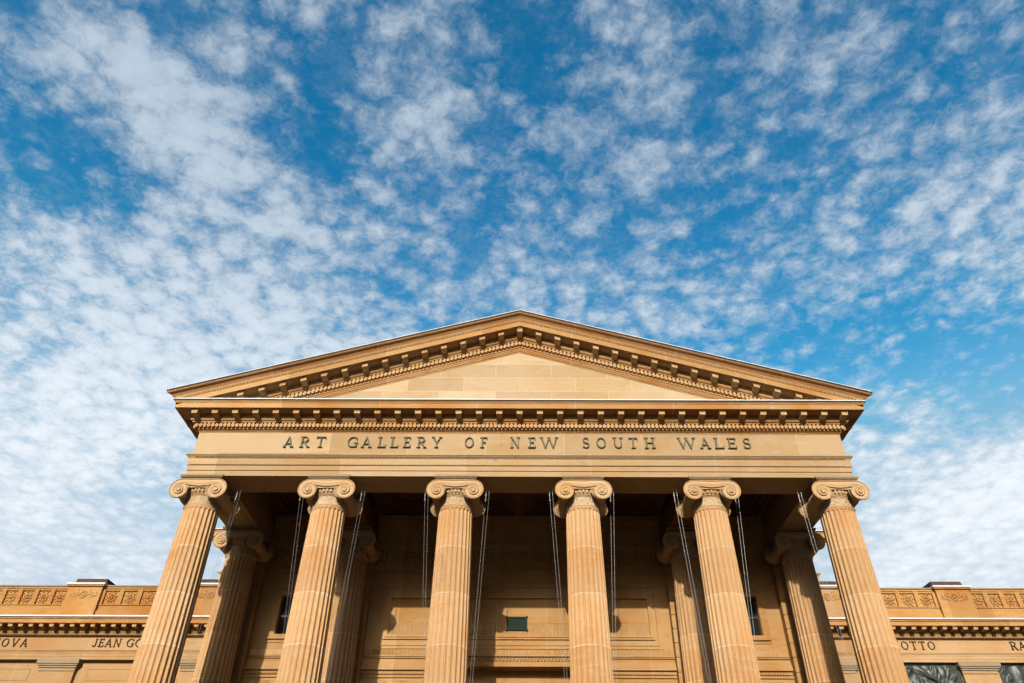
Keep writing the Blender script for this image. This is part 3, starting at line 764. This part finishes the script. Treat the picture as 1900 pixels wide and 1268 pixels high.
# --- inside the porch: cross beams, ceiling, rear wall
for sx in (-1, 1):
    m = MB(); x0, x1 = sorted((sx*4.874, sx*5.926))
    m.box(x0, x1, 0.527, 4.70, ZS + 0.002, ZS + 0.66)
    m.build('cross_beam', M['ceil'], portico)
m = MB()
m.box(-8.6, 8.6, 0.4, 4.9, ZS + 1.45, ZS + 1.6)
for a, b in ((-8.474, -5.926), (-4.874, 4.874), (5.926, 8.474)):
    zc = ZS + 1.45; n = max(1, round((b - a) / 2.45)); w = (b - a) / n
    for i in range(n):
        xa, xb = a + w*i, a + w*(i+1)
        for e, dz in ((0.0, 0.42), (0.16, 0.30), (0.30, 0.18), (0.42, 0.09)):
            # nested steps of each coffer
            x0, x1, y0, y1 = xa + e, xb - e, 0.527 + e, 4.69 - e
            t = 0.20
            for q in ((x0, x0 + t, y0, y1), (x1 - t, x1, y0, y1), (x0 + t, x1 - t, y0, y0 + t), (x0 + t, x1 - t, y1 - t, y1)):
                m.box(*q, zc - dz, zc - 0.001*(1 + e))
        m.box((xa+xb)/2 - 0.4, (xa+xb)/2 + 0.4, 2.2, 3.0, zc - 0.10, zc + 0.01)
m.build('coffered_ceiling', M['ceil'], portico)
YW = 4.70
# plain backing, with openings left for the two windows and the door
m = MB()
def zz(z): return ZS + z
WX0, WX1, WZ0, WZ1 = 6.58, 7.78, -2.88, -1.67
m.box(-5.2, 5.2, YW, YW + 0.5, zz(-3.91), zz(1.5))
m.box(-5.2, -1.75, YW, YW + 0.5, ZB, zz(-3.91)); m.box(1.75, 5.2, YW, YW + 0.5, ZB, zz(-3.91))
for sx in (-1, 1):
    def bx(x0, x1, z0, z1):
        a, b = sorted((sx*x0, sx*x1)); m.box(a, b, YW, YW + 0.5, zz(z0), zz(z1))
    bx(5.2, WX0, -9.92, 1.5); bx(WX1, 9.5, -9.92, 1.5); bx(WX0, WX1, -9.92, WZ0); bx(WX0, WX1, WZ1, 1.5)
    a, b = sorted((sx*9.0, sx*9.5)); m.box(a, b, YW + 0.5, 9.0, ZB, zz(0))
    a, b = sorted((sx*9.5, sx*11.73)); m.box(a, b, 8.97, 26, 0, zz(0))
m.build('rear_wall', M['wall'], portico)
# mouldings across the wall
m = MB()
def run(x0, x1, z0, z1, d, mb=m):
    mb.box(x0, x1, YW - d, YW + 0.02, zz(z0), zz(z1))
for z0, z1, d in ((0.86, 1.03, 0.30), (0.76, 0.86, 0.24), (0.66, 0.76, 0.16), (0.58, 0.66, 0.09), (0.04, 0.10, 0.06), (-0.90, -0.84, 0.08), (-0.94, -0.90, 0.05)):
    for a, b in ((-4.88, 4.88), (-8.47, -5.93), (5.93, 8.47)): run(a, b, z0, z1, d)
for z0, z1, d in ((-3.545, -3.505, 0.035), (-3.60, -3.575, 0.05), (-3.75, -3.70, 0.03), (-3.83, -3.75, 0.06), (-3.95, -3.83, 0.10)):
    for a, b in ((-4.88, -2.25), (2.25, 4.88), (-8.47, -5.93), (5.93, 8.47)): run(a, b, z0, z1, d)
for a, b in ((-4.88, -2.25), (2.25, 4.88), (-8.47, -5.93), (5.93, 8.47)):
    run(a, b, -4.16, -4.12, 0.05); run(a, b, -4.055, -3.985, 0.03)
    n = int((b - a) / 0.085)
    for i in range(n): m.box(a + 0.085*i + 0.01, a + 0.085*i + 0.055, YW - 0.07, YW + 0.02, zz(-4.065), zz(-3.99))
    n = int((b - a) / 0.7)
    for i in range(n):
        x = a + 0.35 + 0.7*i
        m.blob((x, YW - 0.02, zz(-4.36)), (0.11, 0.05, 0.11), 12, 6)
        for j in range(5): m.box(x + 0.19 + 0.06*j, x + 0.21 + 0.06*j, YW - 0.035, YW + 0.01, zz(-4.40), zz(-4.24))
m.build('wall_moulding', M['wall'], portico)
# carved frieze high on the wall, one in each bay
for a, b in ((-4.88, 4.88), (-8.47, -5.93), (5.93, 8.47)):
    m = MB()
    n = max(1, int((b - a) / 0.55))
    for i in range(n):
        x = a + (b - a) * (i + 0.5) / n
        for j in range(8):
            t = 2*math.pi*j/8
            m.blob((x + 0.17*math.cos(t), YW - 0.02, zz(-0.42 + 0.22*math.sin(t))), (0.075, 0.06, 0.085), 7, 5)
        m.blob((x, YW - 0.03, zz(-0.42)), (0.07, 0.07, 0.07), 7, 5)
        m.blob((x + 0.27, YW - 0.02, zz(-0.25)), (0.05, 0.05, 0.10), 7, 5); m.blob((x + 0.27, YW - 0.02, zz(-0.60)), (0.05, 0.05, 0.10), 7, 5)
    m.build('carved_frieze', M['wall'], portico)
# the long framed panel
m = MB()
def frame(m, x0, x1, z0, z1, w, d, y=None):
    y = YW if y is None else y
    m.box(x0, x1, y - d, y + 0.02, zz(z1 - w), zz(z1)); m.box(x0, x1, y - d, y + 0.02, zz(z0), zz(z0 + w))
    m.box(x0, x0 + w, y - d, y + 0.02, zz(z0 + w), zz(z1 - w)); m.box(x1 - w, x1, y - d, y + 0.02, zz(z0 + w), zz(z1 - w))
frame(m, -4.56, 4.56, -3.32, -1.26, 0.10, 0.030)
frame(m, -4.47, 4.47, -3.22, -1.35, 0.05, 0.055)
frame(m, -4.31, 4.31, -3.04, -1.63, 0.06, 0.075)
frame(m, -4.25, 4.25, -2.98, -1.69, 0.07, 0.105)
m.box(-4.42, 4.42, YW - 0.022, YW + 0.01, zz(-3.17), zz(-3.04)); m.box(-4.42, 4.42, YW - 0.022, YW + 0.01, zz(-1.63), zz(-1.40))
m.build('panel_frame', M['wall'], portico)
m = MB(); m.box(-4.18, 4.18, YW - 0.012, YW + 0.01, zz(-2.53), zz(-1.76)); m.build('panel', M['wall'], portico)
m = MB(); m.box(-4.18, 4.18, YW - 0.020, YW + 0.01, zz(-2.91), zz(-2.56)); m.build('tooled_band', M['tooled'], portico)
m = MB()
for a, b in ((-4.86, 4.86), (-8.46, -5.94), (5.94, 8.46)): m.box(a, b, YW - 0.014, YW + 0.01, zz(-3.50), zz(-3.345))
m.build('tooled_band', M['tooled'], portico)
# door case in the middle bay
m = MB()
m.box(-2.2, 2.2, YW - 0.34, YW + 0.02, zz(-3.91), zz(-3.775))
m.box(-2.2, 2.2, YW - 0.16, YW + 0.02, zz(-3.774), zz(-3.59)); m.box(-2.2, 2.2, YW - 0.24, YW + 0.02, zz(-3.589), zz(-3.54))
for sx in (-1, 1):
    a, b = sorted((sx*1.75, sx*2.15)); m.box(a, b, YW - 0.12, YW + 0.02, ZB, zz(-3.912))
m.box(-1.749, 1.749, YW + 0.20, YW + 0.35, ZB + 4.9, zz(-3.905))
m.build('door_case', M['wall'], portico)
m = MB()
for i in range(40):
    x = -2.1 + 4.2*i/39
    m.blob((x, YW - 0.18, zz(-3.665)), (0.035, 0.05, 0.075), 7, 5); m.blob((x + 0.054, YW - 0.175, zz(-3.735)), (0.032, 0.035, 0.03), 6, 4)
m.build('leaf_moulding', M['orn'], portico)
m = MB(); m.box(-1.749, 1.749, YW + 0.42, YW + 0.48, ZB, ZB + 4.9); m.build('door', M['shade_door'], portico)
# corner and intermediate antae, rusticated
for xc in (-9.0, -5.4, 5.4, 9.0):
    m = MB(); hw = 0.525
    m.box(xc - hw + 0.025, xc + hw - 0.025, 4.425, YW + 0.02, ZB, zz(-0.02))
    z = zz(-0.62); 
    while z > ZB + 0.5:
        m.box(xc - hw, xc + hw, 4.40, YW + 0.01, z - 0.405, z); z -= 0.43
    m.box(xc - hw - 0.06, xc + hw + 0.06, 4.34, YW + 0.01, zz(-0.62) + 0.003, zz(-0.50)); m.box(xc - hw - 0.02, xc + hw + 0.02, 4.38, YW + 0.012, zz(-0.499), zz(-0.18))
    m.box(xc - hw - 0.10, xc + hw + 0.10, 4.30, YW + 0.011, zz(-0.179), zz(-0.003))
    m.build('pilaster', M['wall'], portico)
# windows beside the door
for sx in (-1, 1):
    a, b = sorted((sx*WX0, sx*WX1))
    m = MB(); frame(m, a - 0.14, b + 0.14, WZ0 - 0.14, WZ1 + 0.14, 0.13, 0.05); frame(m, a - 0.24, b + 0.24, WZ0 - 0.26, WZ1 + 0.26, 0.09, 0.025)
    m.box(a - 0.20, b + 0.20, YW - 0.09, YW + 0.01, zz(WZ0 - 0.165), zz(WZ0 - 0.105))
    w = m.build('window', M['wall'], portico)
    m = MB(); m.box(a - 0.01, b + 0.01, YW + 0.20, YW + 0.22, zz(WZ0), zz(WZ1)); m.build('pane', M['glass'], w)
    m = MB(); m.box((a+b)/2 - 0.025, (a+b)/2 + 0.025, YW + 0.16, YW + 0.20, zz(WZ0), zz(WZ1)); m.box(a, b, YW + 0.165, YW + 0.198, zz(-2.30), zz(-2.25)); m.build('glazing_bar', M['cap'], w)

# --- plaque on the panel (a thing of its own)
pl = thing('bronze_plaque', 'small dark green bronze plaque on the wall between the two middle columns', 'plaque', (-0.065, YW, zz(-2.76)))
m = MB()
m.box(-0.30, 0.30, -0.05, -0.012, 0.03, 0.39); m.build('tablet', M['plaque'], pl)
m = MB()
for q in ((-0.33, 0.33, 0.36, 0.42), (-0.33, 0.33, 0.0, 0.06), (-0.33, -0.27, 0.06, 0.36), (0.27, 0.33, 0.06, 0.36)): m.box(q[0], q[1], -0.075, -0.013, q[2], q[3])
for sx in (-1, 1):
    for z in (0.0, 0.42): m.blob((sx*0.325, -0.055, z), (0.035, 0.03, 0.03), 8, 6)
m.build('plaque_frame', M['plaque'], pl)
m = MB()
for i in range(7):
    m.box(-0.22 + 0.02*(i % 2), 0.22 - 0.03*((i*2) % 3), -0.056, -0.049, 0.095 + 0.036*i, 0.108 + 0.036*i)
m.build('raised_lines', M['plaque'], pl)

# --- tie cables at the columns, hanging from the soffit of the architrave
names = ['left corner column', 'second front column from the left', 'third front column from the left', 'third front column from the right', 'second front column from the right', 'right corner column']
for i in range(6):
    for s in (-1, 1):
        if (i == 0 and s < 0) or (i == 5 and s > 0): continue
        x = (i - 2.5) * S
        side = 'left' if s < 0 else 'right'
        t = thing('steel_cable', 'thin taut cable pair just %s of the %s' % (side, names[i]), 'cable', (x + s*0.88, 0.0, ZS), 'steel cables beside the columns')
        for dx in (-0.045, 0.045):
            m = MB(); m.tube((dx, 0.02, -0.32), (dx*0.5 - s*0.50, 0.60, -9.35), 0.0032, 6); m.build('wire', M['steel'], t)
        m = MB(); m.tube((0, 0.0, 0.0), (0, 0.01, -0.10), 0.007, 6); m.tube((-0.045, 0.01, -0.10), (0.045, 0.01, -0.10), 0.007, 6)
        for dx in (-0.045, 0.045): m.tube((dx, 0.01, -0.10), (dx, 0.02, -0.33), 0.006, 6)
        m.build('hanger', M['steel'], t)
        m = MB(); sx = -0.045
        m.tube((sx, 0.02, -0.33), (sx - s*0.008, 0.028, -0.46), 0.013, 8); m.blob((sx, 0.02, -0.31), (0.022, 0.016, 0.032), 8, 6); m.blob((sx - s*0.008, 0.028, -0.48), (0.020, 0.016, 0.03), 8, 6)
        m.build('turnbuckle', M['steel'], t)

# ================================================================== the two wings
YG = 10.2
def make_wing(sx):
    lft = sx < 0
    lab = ('low sandstone wing left of the portico, its wall panels empty of bronze' if lft
           else 'low sandstone wing right of the portico, dark bronze reliefs set in its wall')
    W = thing('gallery_wing', lab, 'building', (0, 0, 0), 'wings of the gallery')
    X0, X1 = 11.76, 30.0
    def bx(m, x0, x1, y0, y1, z0, z1):
        a, b = sorted((sx*x0, sx*x1)); m.box(a, b, y0, y1, zz(z0), zz(z1))
    PC = [17.6 + 5.35*i for i in range(0, 3)]          # pier centres
    # main wall
    m = MB(); bx(m, X0, X1, YG + 0.17, YG + 0.9, -11.12, -2.29)
    m.build('wall', M['wing'], W)
    # piers with their moulded caps
    for pc in [12.2] + PC:
        m = MB(); bx(m, pc - 0.68, pc + 0.68, YG + 0.0, YG + 0.18, -11.12, -2.60)
        m.build('pier', M['wing'], W)
        m = MB()
        bx(m, pc - 0.80, pc + 0.80, YG - 0.14, YG + 0.175, -2.47, -2.305); bx(m, pc - 0.76, pc + 0.76, YG - 0.10, YG + 0.174, -2.53, -2.47)
        bx(m, pc - 0.72, pc + 0.72, YG - 0.05, YG + 0.173, -2.60, -2.53); bx(m, pc - 0.70, pc + 0.70, YG - 0.03, YG + 0.172, -2.72, -2.68)
        m.build('pier_cap', M['grey'], W)
    # incised rectangles on the empty panels
    if lft:
        m = MB()
        for a, b in ((13.2, 16.5), (18.7, 21.9), (24.1, 27.2)):
            for q in ((a, b, -2.62, -2.60), (a, b, -3.02, -3.00), (a, a + 0.02, -3.0, -2.62), (b - 0.02, b, -3.0, -2.62)):
                bx(m, q[0], q[1], YG + 0.155, YG + 0.18, q[2], q[3])
        m.build('panel_frame', M['wing'], W)
    # architrave, frieze
    m = MB()
    for z0, z1, d in ((-2.32, -2.21, 0.06), (-2.21, -2.095, 0.072), (-2.095, -2.04, 0.085), (-2.04, -2.005, 0.105), (-2.005, -1.975, 0.125)):
        bx(m, X0, X1, YG - d, YG + 0.9, z0, z1)
    m.build('architrave', M['wing'], W)
    m = MB(); bx(m, X0, X1, YG, YG + 0.9, -1.975, -1.47); m.build('frieze', M['wing'], W)
    # cornice
    m = MB()
    for z0, z1, d in ((-1.47, -1.45, 0.06), (-1.45, -1.335, 0.10), (-1.335, -1.255, 0.19), (-1.255, -1.205, 0.24), (-1.205, -1.13, 0.28), (-1.13, -0.975, 0.66), (-0.975, -0.94, 0.70)):
        bx(m, X0, X1, YG - d, YG + 0.9, z0, z1)
    m.build('cornice', M['wingw'], W)
    m = MB(); bx(m, X0, X1, YG - 0.71, YG + 0.9, -0.94, -0.905); m.build('drip_shadow_line', M['shade_door'], W)  # same painted shadow gap on the wing
    m = MB(); bx(m, X0, X1, YG - 0.72, YG + 0.3, -0.905, -0.855); m.build('lead_flashing', M['lead'], W)
    m = MB(); n = int((21.6 - X0) / 0.055)
    for i in range(n): bx(m, X0 + 0.055*i, X0 + 0.055*i + 0.034, YG - 0.17, YG - 0.09, -1.44, -1.345)
    m.build('dentil_course', M['wing'], W)
    m = MB(); m.box(-0.082, 0.082, -0.58, -0.27, -1.245, -1.160); m.box(-0.102, 0.102, -0.60, -0.27, -1.160, -1.1305)
    b0 = m.build('modillion', M['wing'], W); b0.location = (sx*12.1, YG, ZS)
    for i in range(1, 25): copy_part(b0, W, (sx*(12.1 + 0.4*i), YG, ZS))
    # parapet
    m = MB()
    bx(m, X0, X1, YG - 0.05, YG + 0.5, -0.86, -0.48); bx(m, X0, X1, YG + 0.02, YG + 0.5, -0.48, -0.25); bx(m, X0, X1, YG - 0.02, YG + 0.5, -0.25, -0.22); bx(m, X0, X1, YG + 0.12, YG + 0.5, -0.22, 0.50)
    bx(m, X0, X1, YG + 0.02, YG + 0.52, 0.42, 0.50)
    m.build('parapet', M['wingw'], W)
    m = MB(); bx(m, X0, X1, YG - 0.02, YG + 0.54, 0.50, 0.55); m.build('parapet_coping', M['grey'], W)
    # pedestals
    peds = [12.45] + PC
    for pc in peds:
        hw = 0.70
        m = MB(); bx(m, pc - hw, pc + hw, YG - 0.14, YG + 0.55, -0.84, -0.20); bx(m, pc - hw + 0.02, pc + hw - 0.02, YG - 0.10, YG + 0.55, -0.20, 0.47)
        bx(m, pc - hw - 0.05, pc + hw + 0.05, YG - 0.18, YG + 0.56, 0.47, 0.53); 
        m.build('pedestal', M['wingw'] if pc > 13 or lft else M['wing'], W)
        m = MB(); bx(m, pc - hw - 0.08, pc + hw + 0.08, YG - 0.22, YG + 0.58, 0.53, 0.59); m.build('pedestal_coping', M['lead'], W)
        m = MB()
        a, b = sorted((sx*(pc - hw + 0.02), sx*(pc + hw - 0.02)))
        m.hexa([(a, YG + 0.10, zz(0.59)), (b, YG + 0.10, zz(0.59)), (b, YG + 1.1, zz(0.59)), (a, YG + 1.1, zz(0.59)),
                (a + 0.06, YG + 0.16, zz(0.87)), (b - 0.06, YG + 0.16, zz(0.87)), (b - 0.06, YG + 1.04, zz(0.87)), (a + 0.06, YG + 1.04, zz(0.87))])
        m.build('chimney_cap', M['cap'], W)
        m = MB(); x = sx*pc; y = YG - 0.10; z = zz(0.14)
        for j in range(12):
            t = 2*math.pi*j/12; m.blob((x + 0.125*math.cos(t), y, z + 0.125*math.sin(t)), (0.045, 0.045, 0.045), 7, 5)
        m.blob((x, y, z), (0.07, 0.05, 0.07), 8, 6)
        for s in (-1, 1):
            for j in range(7):
                m.blob((x + s*(0.20 + 0.05*j), y, z + 0.07*math.sin(1.3*j)), (0.045, 0.035, 0.055), 7, 5)
                m.blob((x + s*(0.22 + 0.05*j), y, z + 0.12 - 0.03*j + 0.05*math.cos(1.9*j)), (0.03, 0.03, 0.035), 6, 4)
                m.blob((x + s*(0.22 + 0.045*j), y, z - 0.13 + 0.02*j), (0.03, 0.025, 0.03), 6, 4)
        m.build('wreath', M['wingw'], W)
    # parapet bays: dividing strips and a rosette in each
    xs = []
    for a, b in ((13.15, 16.9), (18.3, 22.25), (23.65, 27.6)):
        n = round((b - a) / 0.69); w = (b - a) / n
        m = MB()
        for i in range(n + 1): bx(m, a + w*i - 0.09, a + w*i + 0.09, YG + 0.03, YG + 0.13, -0.218, 0.417)
        bx(m, a, b, YG + 0.055, YG + 0.13, 0.35, 0.416)
        m.build('parapet_strip', M['wingw'], W)
        xs += [a + w*(i + 0.5) for i in range(n)]
    m = MB()
    for j in range(7):
        t = 2*math.pi*j/7 + 0.3; m.blob((0.13*math.cos(t), 0, 0.13*math.sin(t)), (0.062, 0.06, 0.07), 8, 5)
    m.blob((0, -0.015, 0), (0.06, 0.07, 0.06), 8, 5)
    for s in (-1, 1):
        for (q, r_, w_, h_) in ((0.20, 0.14, 0.05, 0.035), (0.19, -0.15, 0.07, 0.035), (0.10, 0.21, 0.04, 0.03), (0.08, -0.21, 0.05, 0.03), (0.22, 0.0, 0.03, 0.05)):
            m.blob((s*q, 0, r_), (w_, 0.045, h_), 6, 4)
    r0 = m.build('rosette', M['wingw'], W)
    for i, x in enumerate(xs):
        if i == 0: r0.location = (sx*x, YG + 0.12, zz(0.08))
        else:
            o = copy_part(r0, W, (sx*x, YG + 0.12, zz(0.08))); o.rotation_euler = (0, 0.9*(i % 3) + 0.4*(i % 2), 0)
    # names cut along the frieze
    z0, h = zz(-1.85), 0.305
    def word(text, x, cw=0.30, gap=0.055):
        for ch in text:
            w = {'I': 0.14, 'J': 0.22, 'N': 0.30, 'A': 0.31, 'V': 0.31, 'O': 0.31, 'G': 0.31, 'U': 0.29, 'E': 0.23, 'L': 0.23, 'T': 0.28, ' ': 0.13}.get(ch, cw) * 0.90
            if ch != ' ': letter(ch, x, x + w, z0, h, YG, 0.04, M['dkletter'], W, 0.74)
            x += w + gap
        return x
    if lft:
        word('JEAN GOUJON', -16.60); word('CANOVA', -21.22, gap=0.095)
    else:
        word('GIOTTO', 14.30, gap=0.085); word('RAPHAEL', 19.12)
    return W
make_wing(-1); make_wing(1)

# bronze reliefs in the right wing's recesses
def relief(xa, xb, label, seed, chariot):
    t = thing('bronze_relief', label, 'relief', ((xa + xb)/2, YG + 0.17, zz(-4.8)), 'bronze reliefs on the right wing')
    rnd = random.Random(seed); w, h = xb - xa, 2.45
    bl = [(rnd.uniform(-w/2, w/2), rnd.uniform(0.2, h - 0.1), rnd.uniform(0.03, 0.15), rnd.uniform(0.08, 0.34), rnd.uniform(-1.2, 1.2), rnd.uniform(0.03, 0.11)) for _ in range(110)]
    def hf(x, z):
        v = 0.0
        for (bx_, bz, sx_, sz_, an, am) in bl:
            dx, dz = x - bx_, z - bz; c, s = math.cos(an), math.sin(an)
            p, q = (dx*c + dz*s)/sx_, (-dx*s + dz*c)/sz_
            v = max(v, am * math.exp(-(p*p + q*q)*1.2))
        return v
    nx, nz = 130, 100; rows = []
    for j in range(nz + 1):
        z = h*j/nz; rows.append([(-w/2 + w*i/nx, -0.02 - hf(-w/2 + w*i/nx, z), z) for i in range(nx + 1)])
    m = MB(); m.grid(rows); m.box(-w/2, w/2, -0.015, -0.003, 0, h); m.build('relief_panel', M['relief'], t, smooth=60)
    m = MB()
    for q in ((-w/2, w/2, h - 0.05, h), (-w/2, -w/2 + 0.05, 0, h - 0.05), (w/2 - 0.05, w/2, 0, h - 0.05), (-w/2 + 0.05, w/2 - 0.05, 0, 0.05)):
        m.box(q[0], q[1], -0.06, -0.004, q[2], q[3])
    m.build('relief_frame', M['relief'], t)
    if chariot:
        m = MB(); m.tube((-w/2 + 1.25, -0.14, h - 0.10), (w/2 - 0.3, -0.14, h - 0.95), 0.016, 8); m.build('spear', M['relief'], t)
relief(13.6, 16.88, 'dark bronze relief with a slanting spear, beside the right corner column', 3, True)
relief(18.4, 21.9, 'dark bronze relief beyond the stone pier at the right edge', 11, False)
